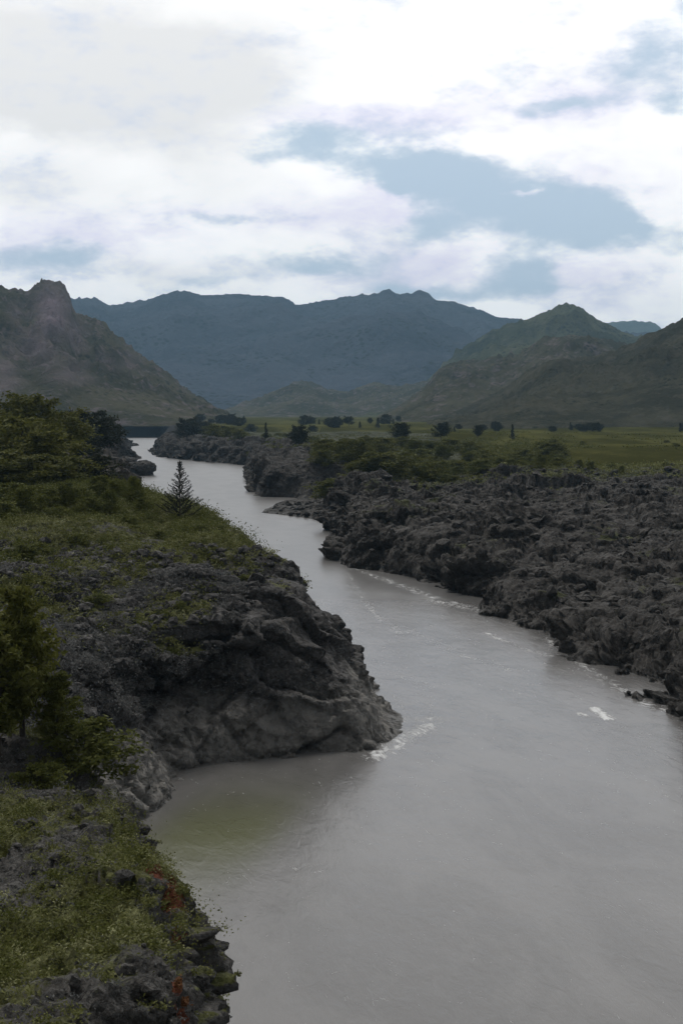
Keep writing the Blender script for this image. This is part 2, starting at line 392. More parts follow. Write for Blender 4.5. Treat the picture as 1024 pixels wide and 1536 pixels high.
def leaf_mat(name, c1, c2, c3, var=1.0):
    m, t, b = new_mat(name)
    g = t.node('ShaderNodeNewGeometry'); oi = t.node('ShaderNodeObjectInfo')
    r = g.outputs['Random Per Island']
    n = t.noise(g.outputs['Position'], .9, 3)
    colr = t.mix(r, c1, c2)
    colr = t.mix(t.smooth(n, .5, .68), colr, c3)
    colr = t.mix(t.math('MULTIPLY', oi.outputs['Random'], .35), colr, t.mix(.5, colr, (.02, .03, .015)))
    t.put(b.inputs['Base Color'], colr); b.inputs['Roughness'].default_value = .75; b.inputs['Specular IOR Level'].default_value = .15
    tr = t.node('ShaderNodeBsdfTranslucent'); t.put(tr.inputs[0], colr)
    mx = t.node('ShaderNodeMixShader'); mx.inputs[0].default_value = .3
    t.l.new(b.outputs[0], mx.inputs[1]); t.l.new(tr.outputs[0], mx.inputs[2]); t.l.new(mx.outputs[0], t.n['Material Output'].inputs[0])
    return m

M = {}
M['rock_left'] = rock_mat('dark_grey_cliff_rock', (.024, .0225, .021), (.084, .079, .075), (.055, .058, .018), (.11, .115, .038), .75, 1.0, pale=(.2, .198, .2), polish=True)
M['rock_near'] = rock_mat('mossy_foreground_rock', (.031, .029, .026), (.09, .085, .079), (.055, .058, .018), (.115, .12, .04), .7, 2.6, rust=True)
M['rock_right'] = rock_mat('broken_dark_lava_rock', (.025, .023, .021), (.074, .069, .064), (.045, .05, .017), (.07, .075, .03), .5, .6, pale=(.16, .15, .14))
def bark_mat():
    m, t, b = new_mat('grey_brown_bark')
    g = t.node('ShaderNodeNewGeometry'); n = t.noise(t.vec('MULTIPLY', g.outputs['Position'], (6, 6, 1.2)), 2, 5)
    t.put(b.inputs['Base Color'], t.mix(n, (.022, .019, .016), (.075, .062, .05))); b.inputs['Roughness'].default_value = .9
    bp = t.node('ShaderNodeBump'); bp.inputs['Strength'].default_value = .6; t.put(bp.inputs['Height'], n); t.l.new(bp.outputs[0], b.inputs['Normal'])
    return m
M['bark'] = bark_mat()
M['pine'] = leaf_mat('pine_needles', (.08, .087, .017), (.14, .147, .034), (.19, .19, .055))
M['shore'] = leaf_mat('dull_olive_leaves', (.075, .08, .016), (.13, .135, .03), (.165, .165, .045))
M['dark'] = leaf_mat('dark_needles', (.018, .022, .014), (.034, .038, .022), (.042, .045, .022))
M['spruce'] = leaf_mat('spruce_needles', (.016, .018, .015), (.028, .03, .024), (.03, .033, .026))
M['bush'] = leaf_mat('olive_leaves', (.07, .08, .016), (.125, .135, .032), (.16, .168, .045))
M['scrub'] = leaf_mat('ground_scrub_leaves', (.085, .09, .024), (.2, .207, .065), (.38, .38, .2))
M['scrub_far'] = leaf_mat('plateau_scrub_leaves', (.095, .10, .028), (.21, .218, .07), (.36, .36, .19))
M['grey_scrub'] = leaf_mat('grey_lichen_scrub', (.09, .09, .09), (.18, .18, .175), (.24, .24, .23))
M['rust_leaf'] = leaf_mat('rusty_red_leaves', (.11, .048, .02), (.2, .095, .042), (.15, .075, .04))

# ------------------------------------------------------------------ near rock banks
def finish_bank(name, V, Q, mat, veg_fn, rust_fn=None):
    me = np_mesh(name, V, Q)
    N = norms(me)
    veg = veg_fn(V, N); attr(me, 'veg', veg)
    attr(me, 'wet', 1 - sstep(V[:, 2], 0.15, 1.0))
    attr(me, 'rust', rust_fn(V) if rust_fn is not None else np.zeros(len(V)))
    o = link(name, me, mat); o['kind'] = 'structure'
    return o, V, N, veg

# knoll at the viewer's feet
V, Q, N = solid_remesh('knoll', -34, 2, 14, 84, .35, h_left, .2)
lowz = sstep(V[:, 2], -1, 2)
V = crag(V, N, .62, 3.0, 1.9, 40, .85 + .1 * (1 - N[:, 2]).clip(0, 1))
def veg_knoll(V, N):
    n = fbm(V / 3.5, 4, 61); n2 = fbm(V / 1.0, 3, 66)
    v = .62 + .9 * n + .45 * n2 + (N[:, 2] - .8) * 1.1
    e = np.exp(-(((V[:, 0] + 11) / 4) ** 2 + ((V[:, 1] - 58) / 5) ** 2))      # bare ledge between the green patches
    v -= 1.0 * e
    v -= .15 * sstep(38.5 - V[:, 1], 0, 3)
    return v.clip(0, 1)
RUST = [at(248, 1325, 43), at(262, 1365, 40.5), at(320, 1432, 35.2), at(272, 1447, 34.0), at(258, 1292, 45)]
RUSTR = [1.0, .55, .42, .35, .3]
def rust_fn(V):
    r = np.zeros(len(V))
    for p, s in zip(RUST, RUSTR):
        d = np.hypot(V[:, 0] - p[0], (V[:, 1] - p[1]) * .6) / s
        r = np.maximum(r, .85 * np.exp(-d ** 2))
    return r
knoll, kV, kN, kveg = finish_bank('near_riverbank', V, Q, M['rock_near'], veg_knoll, rust_fn)

# the cliff headland and its plateau
V, Q, N = solid_remesh('head', -82, 12, 74, 262, .6, h_left, .25)
steep = (1 - N[:, 2]).clip(0, 1)
face = sstep(V[:, 0], -17, -10) * sstep(136 - V[:, 1], 0, 14)
V = crag(V, N, 1.35, 8.0, 6.4, 80, .32 + .95 * steep, small=1 - .62 * face)
V = V + N * (1 - .6 * face)[:, None] * (0.14 * fbm(V / 1.1, 3, 90) * (.6 + steep))[:, None]
# the dark hollow under the brow of the river face
for hx, hz, rx, rz, dp in ((-1.5, 8.0, 7.5, 1.7, 3.4), (-11.5, 7.0, 2.2, 3.0, 2.4), (-6, 3.6, 1.2, 1.0, 1.2), (-17, 5.5, 1.5, 2.2, 1.8)):
    hol = np.exp(-(((V[:, 0] - hx) / rx) ** 2 + ((V[:, 2] - hz + .12 * (V[:, 0] - hx)) / rz) ** 2)) * (V[:, 1] < 130)
    V[:, 1] += dp * hol * steep
def veg_plateau(V, N):
    n = fbm(V / 7.0, 4, 71); n2 = fbm(V / 2.2, 3, 76)
    v = .55 + .95 * n + .45 * n2 + .17 + (N[:, 2] - .86) * 1.2
    v -= .8 * sstep(V[:, 0], -22, -9) * sstep(158 - V[:, 1], 0, 22)
    v += .55 * n * sstep(150 - V[:, 1], 0, 20)
    v -= .38 * np.exp(-(((V[:, 0] + 23) / 9) ** 2 + ((V[:, 1] - 108) / 12) ** 2))
    v += .4 * sstep(V[:, 1], 150, 185)
    return v.clip(0, 1) * sstep(V[:, 2], 5.5, 9)
head, hV, hN, hveg = finish_bank('headland', V, Q, M['rock_left'], veg_plateau)

# broken rock field on the far side
V, Q, N = solid_remesh('field', -46, 140, 108, 486, .9, h_right, .43)
rock = sstep(424 + 14 * fbm(V / 25, 3, 5) - V[:, 1], 0, 22)
edge = 1 - sstep(np.abs(V[:, 0] + 18), 6, 22)
rock = np.maximum(rock, sstep(-V[:, 0], -14, 6) * (V[:, 1] < 482))
beach = sstep(2.6 - V[:, 2], 0, 1) * (V[:, 1] > 360) * (V[:, 0] < 0)
amt = rock * (1 - .75 * beach)
patch = .45 + 1.0 * sstep(fbm(V / 16, 3, 119), -.25, .3)
V = crag(V, N, 2.5, 22.0, 13.5, 120, amt * patch * (1 - .45 * sstep(V[:, 1], 330, 420)) * (.75 + .5 * (1 - N[:, 2]).clip(0, 1)), flat=.85)
V = crag(V, N, .42, 3.0, 2.6, 150, amt * patch, flat=.8)
def veg_field(V, N):
    n = fbm(V / 12.0, 4, 171)
    r = sstep(424 + 14 * fbm(np.column_stack([V[:, :2], V[:, 2] * 0]) / 25, 3, 5) - V[:, 1], 0, 14)
    r = np.maximum(r, sstep(-V[:, 0], -14, 6))
    v = np.where(r > .5, .18 + 1.0 * np.maximum(n - .08, 0) + (N[:, 2] - .9) * .8, 1.0)
    v = v + .45 * sstep(V[:, 1], 330, 410) * sstep(V[:, 0], -4, 8)
    v = np.where((V[:, 2] < 4), 0, v)
    return v.clip(0, 1)
field, fV, fN, fveg = finish_bank('far_riverbank', V, Q, M['rock_right'], veg_field)

for nm, fn, ln, pl, box, seed in (('left_shore', h_left, Lp, Lpoly, (-262, -18, 250, 1322), 400), ('right_shore', h_right, Rp, Rpoly, (-192, 62, 470, 1162), 430)):
    V, Q, N = solid_remesh(nm, *box, 2.6, fn, 1.35)
    d = sdf(V[:, :2], ln, pl)
    rim = 1 - sstep(d, 22, 60)
    V = crag(V, N, 3.2, 26.0, 15.0, seed, .25 + .75 * rim, flat=.8)
    N = None
    def veg_shore(V, N, rim=rim):
        return (.95 - 1.0 * rim + .45 * fbm(V / 22, 3, 441) + (N[:, 2] - .9) * 1.2).clip(0, 1) * sstep(V[:, 2], 5, 9)
    finish_bank(nm + '_rocks', V, Q, M['rock_right'], veg_shore)
BANKS = [o for o in COL.objects if o.name.endswith('shore_rocks')]

# ------------------------------------------------------------------ valley floor, one sheet to the horizon
def axis(parts):
    out = []
    for a, b, s in parts: out.append(np.arange(a, b, s))
    return np.concatenate(out)
xs = axis([(-9000, -2000, 250), (-2000, -600, 40), (-600, -260, 8), (-260, -20, 3), (-20, 160, 3), (160, 700, 10), (700, 2000, 40), (2000, 9001, 250)])
ys = axis([(-3000, -200, 200), (-200, 100, 8), (100, 560, 3.5), (560, 1200, 6), (1200, 3000, 16), (3000, 5000, 80), (5000, 12001, 300)])
X, Y = np.meshgrid(xs, ys); P2 = np.column_stack([X.ravel(), Y.ravel()])
dL = sdf(P2, Lp, Lpoly); dR = sdf(P2, Rp, Rpoly)
hl_ = h_left(P2, dL); hr_ = h_right(P2, dR)
Z = np.maximum(hl_, hr_)
out_of = (P2[:, 1] > 2950) | (P2[:, 1] < -400)
endz = np.where(P2[:, 1] > 0, 2 + 18 * sstep(P2[:, 1], 2950, 3060), 15)
Z = np.where(out_of, endz, Z)
Z += 1.2 * fbm(P3(P2) / 90, 3, 8) * sstep(P2[:, 1], 500, 700) * (Z > 3)
rk = np.maximum(sstep(60 - dR, 0, 40), 0) * (dR > 0) * (P2[:, 1] > 440)
rkL = (dL > 0) * sstep(0.06 * P2[:, 1] - dL, 0, 15)
Z += (rk + rkL) * 2.0 * fbm(P3(P2) / 14, 4, 12, ridged=True) * (Z > 1)
def box_in(x0, x1, y0, y1, m):
    return sstep(P2[:, 0], x0, x0 + m) * sstep(-P2[:, 0], -x1, -x1 + m) * sstep(P2[:, 1], y0, y0 + m) * sstep(-P2[:, 1], -y1, -y1 + m)
low = np.maximum.reduce([box_in(-34, 4, 14, 84, 3), box_in(-82, 14, 74, 262, 4), box_in(-260, 20, 250, 1320, 8) * (P2[:, 0] < -20), box_in(-190, 60, 470, 1160, 8), box_in(-46, 150, 108, 486, 5)])
Z -= 6.0 * sstep(low, 0, .9)
me = np_mesh('valley', np.column_stack([P2, Z]), grid_faces(len(xs), len(ys)))
N = norms(me)
vg = .95 - 1.1 * rk - .9 * rkL + .3 * fbm(P3(P2) / 40, 3, 91) + (N[:, 2] - .97) * 3
attr(me, 'veg', vg.clip(0, 1)); attr(me, 'wet', 1 - sstep(Z, .2, 1.5)); attr(me, 'rust', np.zeros(len(Z)))
def meadow_mat():
    m, t, b = new_mat('valley_floor')
    g = t.node('ShaderNodeNewGeometry'); pos = g.outputs['Position']
    st = t.vec('MULTIPLY', pos, (1.0, .35, 1.0))
    a = t.noise(st, .02, 5, .6); c = t.noise(pos, .25, 6, .7); e = t.noise(pos, 1.5, 4, .7)
    gcol = t.mix(t.smooth(a, .4, .62), (.042, .042, .012), (.098, .096, .032))
    gcol = t.mix(t.math('MULTIPLY', t.smooth(c, .45, .65), .65), gcol, (.034, .036, .012))
    gcol = t.mix(t.math('MULTIPLY', t.smooth(e, .5, .7), .4), gcol, (.11, .115, .03))
    rcol = t.mix(c, (.024, .024, .024), (.075, .074, .073))
    vm = t.smooth(t.math('ADD', attr_node(t, 'veg'), t.math('MULTIPLY', t.math('SUBTRACT', c, .5), .8)), .4, .55)
    colr = t.mix(vm, rcol, gcol)
    colr = t.mix(t.math('MULTIPLY', attr_node(t, 'wet'), .5), colr, (.014, .014, .013))
    t.put(b.inputs['Base Color'], colr); b.inputs['Roughness'].default_value = .95; b.inputs['Specular IOR Level'].default_value = .0
    bp = t.node('ShaderNodeBump'); bp.inputs['Strength'].default_value = .8; bp.inputs['Distance'].default_value = 1.5; t.put(bp.inputs['Height'], c); t.l.new(bp.outputs[0], b.inputs['Normal'])
    return m
M['meadow'] = meadow_mat()
valley = link('valley_floor', me, M['meadow']); valley['kind'] = 'structure'
from mathutils.bvhtree import BVHTree
def bvh(o):
    return BVHTree.FromPolygons([v.co for v in o.data.vertices], [tuple(p.vertices) for p in o.data.polygons])
BV = None
def ground(x, y):
    global BV
    if BV is None: BV = [bvh(o) for o in [knoll, head, field, valley] + BANKS]
    best = -9
    for b_ in BV:
        r = b_.ray_cast(Vector((x, y, 300)), Vector((0, 0, -1)))
        if r[0] is not None: best = max(best, r[0].z)
    return best

# ------------------------------------------------------------------ river
xs = axis([(-900, -260, 20), (-260, -40, 3), (-40, 60, .6), (60, 100, 10)])
ys = axis([(-500, 50, 25), (50, 260, .8), (260, 600, 2.5), (600, 1300, 8), (1300, 3100, 30)])
X, Y = np.meshgrid(xs, ys); P2 = np.column_stack([X.ravel(), Y.ravel()])
dL = sdf(P2, Lp, Lpoly); dR = sdf(P2, Rp, Rpoly)
foam = np.zeros(len(P2))
def streak(pts, width, s):
    global foam
    pl = np.array([at(px, py, H * F / (py - HY))[:2] for px, py in pts])
    d = seg_dist(P2, pl); foam = np.maximum(foam, s * np.exp(-(d / width) ** 2))
streak([(563, 1135), (600, 1112), (640, 1090), (648, 1078)], 2.2, .62)
streak([(608, 1085), (603, 1060), (592, 1040)], .7, .5)
streak([(605, 1095), (640, 1120), (660, 1150)], 1.6, .35)
streak([(520, 848), (545, 858), (620, 885), (660, 903), (730, 918)], 2.6, .55)
streak([(640, 893), (700, 908), (728, 918)], 1.8, .52)
streak([(890, 1062), (912, 1078)], .8, .95)
streak([(868, 1070), (876, 1074)], .6, .9)
streak([(985, 1165), (1000, 1195)], .5, .5)
streak([(820, 958), (900, 1015), (960, 1050), (1024, 1078)], 1.8, .52)
streak([(600, 940), (700, 985), (790, 1010)], 2.2, .42)
streak([(560, 1500), (625, 1508)], .35, .5)
streak([(400, 765), (500, 785)], 2.0, .4)
streak([(590, 1010), (640, 1030), (640, 1070)], 2.0, .42)
streak([(420, 1290), (470, 1310), (500, 1300)], .7, .45)
streak([(600, 950), (560, 920), (520, 860)], 1.2, .5)
streak([(730, 950), (790, 975), (830, 985)], 1.0, .55)
foam = np.maximum(foam, .35 * np.exp(-(np.abs(dR) / 1.2) ** 2) * (P2[:, 1] > 100))
wz = .03 * fbm(P3(P2) / 2.2, 3, 301) + .05 * fbm(P3(P2) / 7.0, 3, 302)
wz *= .6 + 1.6 * foam
me = np_mesh('river', np.column_stack([P2, wz]), grid_faces(len(xs), len(ys)))
attr(me, 'foam', foam)
sh = at(330, 1255, H * F / (1255 - HY))
e = np.exp(-(((P2[:, 0] - sh[0] + .5 - .22 * (P2[:, 1] - sh[1])) / 5.0) ** 4 + ((P2[:, 1] - sh[1]) / 11) ** 2) * 1.2)
attr(me, 'cove_olive', e)  # soft-edged patch of cove water tinted olive
attr(me, 'chop', sstep(P2[:, 1], 115, 330))
attr(me, 'calm', 1 - sstep(P2[:, 0] + .55 * (112 - P2[:, 1]).clip(-10, 40) * 0 + 8, -8, 14) * 1.0)
def water_mat():
    m, t, b = new_mat('silty_river_water')
    g = t.node('ShaderNodeNewGeometry'); pos = g.outputs['Position']
    rot = t.node('ShaderNodeVectorRotate', rotation_type='Z_AXIS'); t.put(rot.inputs['Vector'], pos); rot.inputs['Angle'].default_value = math.radians(-14)
    flow = t.vec('MULTIPLY', rot.outputs[0], (1.0, .45, 1.0))
    a = t.noise(flow, .12, 5, .6, .6); f = t.noise(flow, 1.1, 7, .8, 1.2); q = t.noise(flow, .55, 4, .6, 1.0)
    silt = t.mix(t.smooth(a, .38, .62), (.112, .108, .105), (.15, .145, .141))
    silt = t.mix(t.math('MULTIPLY', t.smooth(q, .5, .68), .25), silt, (.155, .152, .147))
    silt = t.mix(attr_node(t, 'cove_olive'), silt, (.105, .11, .05))
    foamf = attr_node(t, 'foam')
    fm = t.smooth(t.math('ADD', foamf, t.math('MULTIPLY', t.math('SUBTRACT', f, .5), 2.2)), .5, .9)
    fl = t.math('MULTIPLY', t.smooth(t.noise(flow, .8, 7, .78, 1.8), .62, .74), .5)
    fm = t.math('MAXIMUM', fm, fl)
    colr = t.mix(fm, silt, (.72, .73, .73))
    t.put(b.inputs['Base Color'], colr)
    t.put(b.inputs['Roughness'], t.math('MULTIPLY_ADD', fm, .4, t.math('MULTIPLY_ADD', attr_node(t, 'chop'), .06, .25)))
    b.inputs['IOR'].default_value = 1.5; b.inputs['Specular IOR Level'].default_value = .5
    bp = t.node('ShaderNodeBump'); bp.inputs['Strength'].default_value = .26; bp.inputs['Distance'].default_value = .22
    w1 = t.noise(flow, .9, 5, .6, .7); w2 = t.noise(flow, 4.0, 4, .6)
    hg = t.math('ADD', w1, t.math('MULTIPLY', w2, .25)); hg = t.math('ADD', hg, t.math('MULTIPLY', fm, .3))
    t.put(bp.inputs['Height'], hg); t.l.new(bp.outputs[0], b.inputs['Normal'])
    return m
M['water'] = water_mat()
river = link('river', me, M['water']); river['kind'] = 'structure'

# ------------------------------------------------------------------ mountains: real ridges with a front and a back slope
def mountain_mat(name, base, base2, rockc, rough_scale):
    m, t, b = new_mat(name)
    g = t.node('ShaderNodeNewGeometry'); pos = g.outputs['Position']
    a = t.noise(pos, .004 * rough_scale, 6, .65); c = t.noise(pos, .03 * rough_scale, 6, .7)
    colr = t.mix(t.smooth(a, .38, .62), base, base2)
    colr = t.mix(t.math('MULTIPLY', t.smooth(c, .5, .66), .5), colr, rockc)
    vt = t.node('ShaderNodeTexVoronoi', feature='F1'); t.put(vt.inputs['Vector'], pos); vt.inputs['Scale'].default_value = .07 * rough_scale
    wood = t.math('MULTIPLY', t.smooth(vt.outputs['Distance'], .5, .2), t.smooth(t.noise(pos, .006 * rough_scale, 5, .7), .42, .58))
    colr = t.mix(t.math('MULTIPLY', wood, .8), colr, (.022, .028, .018))
    rk_ = attr_node(t, 'crag'); colr = t.mix(rk_, colr, rockc)
    t.put(b.inputs['Base Color'], colr); b.inputs['Roughness'].default_value = 1; b.inputs['Specular IOR Level'].default_value = 0
    bp = t.node('ShaderNodeBump'); bp.inputs['Strength'].default_value = 1; bp.inputs['Distance'].default_value = 25 / rough_scale; t.put(bp.inputs['Height'], c); t.l.new(bp.outputs[0], b.inputs['Normal'])
    return m
def mountain(name, sil, dist, foot, back, mat, amp, freq, seed, foot_z=14, z_foot_scale=1.0, n_u=360, n_v=90, craglist=(), power=.9):
    sil = np.array(sil, float)
    us = np.linspace(sil[0, 0], sil[-1, 0], n_u)
    sy = np.interp(us, sil[:, 0], sil[:, 1])
    D = dist(us) if callable(dist) else np.full(n_u, float(dist))
    ridge_z = H + (HY - sy) / F * D
    t1 = np.linspace(0, 1, int(n_v * .7)); t2 = np.linspace(0, 1, n_v - len(t1) + 1)[1:]
    rows = []; cr = []
    Fd = foot(us) if callable(foot) else np.full(n_u, float(foot))
    for t in t1:
        d = Fd + (D - Fd) * t; rows.append((d, foot_z + (ridge_z - foot_z) * t ** power, np.full(n_u, t)))
    for t in t2:
        d = D + back * t; rows.append((d, ridge_z * (1 - t) - 20 * t, np.full(n_u, 1 - t)))
    V = np.vstack([np.column_stack([(us - 512) / F * d, d, z]) for d, z, _ in rows])
    T = np.concatenate([r[2] for r in rows])
    q = V.copy(); q[:, 2] = 0
    wq = q / freq + .6 * np.column_stack([fbm(q / freq * .7, 3, seed + 3), fbm(q / freq * .7 + 9, 3, seed + 4), np.zeros(len(q))])
    nz = fbm(wq, 6, seed, ridged=True, gain=.52)
    e = np.minimum(T * 2.2, 1) * np.where(T > .75, .12 + .88 * ((1 - T) / .25).clip(0, 1), 1.0)
    V[:, 2] += amp * (nz - .28) * e * np.minimum(V[:, 2] / 120, 1)
    V[:, 2] += amp * .16 * fbm(q / (freq * .07), 3, seed + 8, ridged=True) * np.minimum(T * 3, 1)
    C = np.zeros(len(V))
    px = np.tile(us, len(rows)); py = HY - (V[:, 2] - H) / V[:, 1] * F
    for cx, cy, rx, ry, s in craglist:
        C = np.maximum(C, s * np.exp(-(((px - cx) / rx) ** 2 + ((py - cy) / ry) ** 2)))
    C = (C + .35 * fbm(V / (freq * .2), 3, seed + 20) * (C > .05)).clip(0, 1)
    me = np_mesh(name, V, grid_faces(n_u, len(rows)))
    attr(me, 'crag', C)
    o = link(name, me, mat); o['kind'] = 'structure'
    return o
MM_far = mountain_mat('hazed_far_mountain_slopes', (.045, .058, .082), (.08, .094, .125), (.11, .12, .15), .5)  # part of the blue distance haze is put into these slope colours
MM_mid = mountain_mat('mid_mountain_slopes', (.05, .06, .032), (.10, .108, .058), (.14, .135, .10), 1)
MM_dark = mountain_mat('dark_wooded_slopes', (.045, .046, .032), (.085, .082, .058), (.13, .12, .098), 2)
MM_left = mountain_mat('left_mountain_slopes', (.055, .056, .034), (.108, .102, .068), (.24, .195, .225), 1.4)
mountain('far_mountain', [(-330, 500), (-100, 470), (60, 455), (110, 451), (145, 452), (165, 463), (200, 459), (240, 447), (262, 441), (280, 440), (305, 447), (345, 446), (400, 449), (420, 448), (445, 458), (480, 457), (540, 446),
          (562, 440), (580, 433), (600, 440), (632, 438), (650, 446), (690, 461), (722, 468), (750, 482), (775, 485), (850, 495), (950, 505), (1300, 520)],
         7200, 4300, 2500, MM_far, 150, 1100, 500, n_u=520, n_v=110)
mountain('farthest_mountain', [(800, 510), (860, 492), (893, 483), (930, 482), (965, 481), (982, 485), (995, 494), (1060, 520), (1200, 560)], 11000, 8500, 900, MM_mid, 120, 900, 520, n_u=160, n_v=50)
mountain('foothill', [(280, 628), (330, 618), (370, 605), (410, 588), (440, 574), (460, 570), (490, 584), (520, 588), (560, 575), (600, 580), (660, 570), (740, 560), (850, 560)],
         4300, 3300, 1200, MM_left, 60, 420, 540, n_u=260, n_v=60)
mountain('right_mountain', [(540, 622), (590, 604), (640, 580), (690, 535), (735, 500), (770, 487), (800, 480), (822, 468), (845, 459), (858, 460), (876, 471), (895, 486), (930, 505), (960, 514), (1010, 520), (1100, 500), (1300, 470)],
         4600, 2900, 1500, MM_mid, 100, 620, 560, n_u=380, n_v=90)
mountain('middle_hill', [(560, 630), (600, 612), (640, 582), (655, 567), (675, 556), (700, 549), (740, 545), (790, 530), (825, 512), (850, 503), (880, 505), (930, 515), (1000, 520), (1200, 500)],
         2900, 1900, 900, MM_left, 60, 330, 580, n_u=340, n_v=80, power=.75)
mountain('near_right_hill', [(640, 634), (700, 615), (760, 582), (790, 560), (830, 547), (870, 541), (905, 535), (945, 520), (965, 508), (985, 500), (1024, 483), (1100, 455), (1250, 420), (1400, 430)],
         1900, 1250, 900, MM_dark, 42, 220, 600, n_u=340, n_v=90, power=.8)
# the domed rock tower stands out of the left shoulder
mountain('left_mountain', [(-500, 380), (-300, 400), (-100, 428), (0, 433), (38, 444), (46, 443), (52, 433), (62, 427), (74, 424), (86, 427), (97, 434), (104, 446), (109, 464), (116, 477), (130, 482), (150, 490), (185, 515), (215, 540), (255, 572), (285, 595), (315, 612), (345, 626)],
         2600, 1600, 1200, MM_left, 75, 300, 620, n_u=460, n_v=110, power=.8, craglist=((80, 465, 28, 38, 1.0), (55, 520, 25, 30, .5), (110, 500, 20, 30, .5), (10, 560, 25, 40, .5), (100, 560, 40, 14, .4), (180, 545, 40, 14, .35), (25, 470, 12, 18, .3)))

# ------------------------------------------------------------------ plants
def leaf_quads(C, size, r, up_bias=.3, aspect=1.0):
    """one small rhombus per centre, random orientation"""
    n = len(C)
    a = r.normal(size=(n, 3)); a[:, 2] *= (1 - up_bias); a /= np.linalg.norm(a, axis=1, keepdims=True)
    b = r.normal(size=(n, 3)); b -= (b * a).sum(1, keepdims=True) * a; b /= np.linalg.norm(b, axis=1, keepdims=True)
    s = (size * (0.6 + .8 * r.random(n)))[:, None] if np.ndim(size) == 0 else (size * (0.6 + .8 * r.random(n)))[:, None]
    A = a * s * aspect; B = b * s * .5
    V = np.stack([C - A * .5, C + B * .6, C + A * .5, C - B * .6], 1).reshape(-1, 3)
    return V, np.arange(4 * n).reshape(-1, 4)
def tube(pts, radii, seg=6):
    pts = np.array(pts, float); V = []; Fq = []
    for i, p in enumerate(pts):
        d = pts[min(i + 1, len(pts) - 1)] - pts[max(i - 1, 0)]; d /= np.linalg.norm(d) + 1e-9
        u = np.cross(d, (0.3, .9, .1)); u /= np.linalg.norm(u); v = np.cross(d, u)
        for k in range(seg):
            th = 2 * math.pi * k / seg; V.append(p + radii[i] * (math.cos(th) * u + math.sin(th) * v))
    for i in range(len(pts) - 1):
        for k in range(seg):
            Fq.append((i * seg + k, i * seg + (k + 1) % seg, (i + 1) * seg + (k + 1) % seg, (i + 1) * seg + k))
    return np.array(V), np.array(Fq)
def join(parts):
    V = []; Q_ = []; n = 0
    for v, q in parts: V.append(v); Q_.append(q + n); n += len(v)
    return np.vstack(V), np.vstack(Q_)
def limb_tree(r, h, crown_r, base, shape, n_limb, lean=.04):
    """trunk + limbs; returns trunk geometry and the twig ends the leaves grow round"""
    top = np.array([r.normal() * lean * h, r.normal() * lean * h, h])
    tp = [np.array([0, 0, -.3]), np.array([0, 0, h * .02])]
    for t in (.25, .5, .75, 1): tp.append(top * t * np.array([1, 1, 1]) + np.array([r.normal(), r.normal(), 0]) * .02 * h * (t < 1))
    tr = h * .022
    parts = [tube(tp, [tr * 1.5, tr * 1.15, tr * .9, tr * .65, tr * .4, tr * .08], 7)]
    ends = []
    for i in range(n_limb):
        f = base + (1 - base) * (i + r.random()) / n_limb * .97
        k = min(int(f * 4) + 1, 4); k0 = tp[k]; k1 = tp[k + 1] if k + 1 < len(tp) else tp[-1]; p0 = k0 + (k1 - k0) * ((f * 4) % 1 if f < 1 else 1)
        p0 = np.array([np.interp(f * h, [q_[2] for q_ in tp], [q_[0] for q_ in tp]), np.interp(f * h, [q_[2] for q_ in tp], [q_[1] for q_ in tp]), f * h])
        L = crown_r * shape(f) * (.7 + .5 * r.random()); th = i * 2.399 + r.normal() * .4
        rise = L * (r.normal() * .12 + (.35 if base > .12 else .1))
        mid = p0 + np.array([math.cos(th) * L * .5, math.sin(th) * L * .5, rise * .35]); end = p0 + np.array([math.cos(th) * L, math.sin(th) * L, rise])
        rr = tr * .38 * (1 - .6 * f)
        parts.append(tube([p0, mid, end], [rr, rr * .6, rr * .15], 4))
        for s in np.linspace(.35, 1, 5):
            c = p0 + (mid - p0) * min(s * 2, 1) + (end - mid) * max(0, s * 2 - 1)
            ends.append((c, L * .33 * (1.15 - .5 * s)))
    return join(parts), ends
def crown(r, ends, per, size, flat=.55, asp=1.0):
    C = []
    for c, rad in ends:
        rad = max(rad, size * 1.2)
        k = max(3, int(per * (.6 + .8 * r.random())))
        g = r.normal(size=(k, 3)) * rad * .6; g[:, 2] *= flat; C.append(c + g)
    return leaf_quads(np.vstack(C), size, r, aspect=asp)
def proto_tree(kind, seed):
    r = np.random.default_rng(seed)
    if kind == 'pine':
        T, E = limb_tree(r, 1, .34, .16, lambda f: (1.15 - f) ** .6 * min(1, .55 + (f - .1) * 2), 34)
        Cn = crown(r, E, 34, .034, .6, 1.6); lm = 'pine'
    elif kind == 'conifer':
        T, E = limb_tree(r, 1, .24, .1, lambda f: (1.08 - f) * 1.05, 40, .01)
        Cn = crown(r, E, 22, .034, .35, 1.5); lm = 'dark'
    elif kind == 'bush':
        T, E = limb_tree(r, 1, .62, .05, lambda f: math.sin(min(1, f * .75 + .25) * math.pi * .93) * .95 + .1, 22, .05)
        Cn = crown(r, E, 30, .075, .7, 1.2); lm = 'bush'
    else:
        T, E = limb_tree(r, 1, .46, .22, lambda f: math.sin(min(1, .15 + f * .8) * math.pi) ** .6 + .1, 26, .03)
        Cn = crown(r, E, 34, .055, .7, 1.2); lm = 'dark'
    mt = np_mesh('trunk', *T); mt.materials.append(M['bark'])
    mc = np_mesh('crown', *Cn, smooth=False); mc.materials.append(M[lm])
    return mt, mc
PROTO = {}
for kind, n in (('pine', 3), ('conifer', 3), ('bush', 4), ('round', 3)):
    PROTO[kind] = [proto_tree(kind, 100 + 13 * i + len(kind)) for i in range(n)]
NAMES = {'pine': 'pine_tree', 'conifer': 'conifer_tree', 'bush': 'bush', 'round': 'broadleaf_tree'}
CATS = {'pine': 'tree', 'conifer': 'tree', 'bush': 'bush', 'round': 'tree'}
_cnt = [0]
MATV = {}
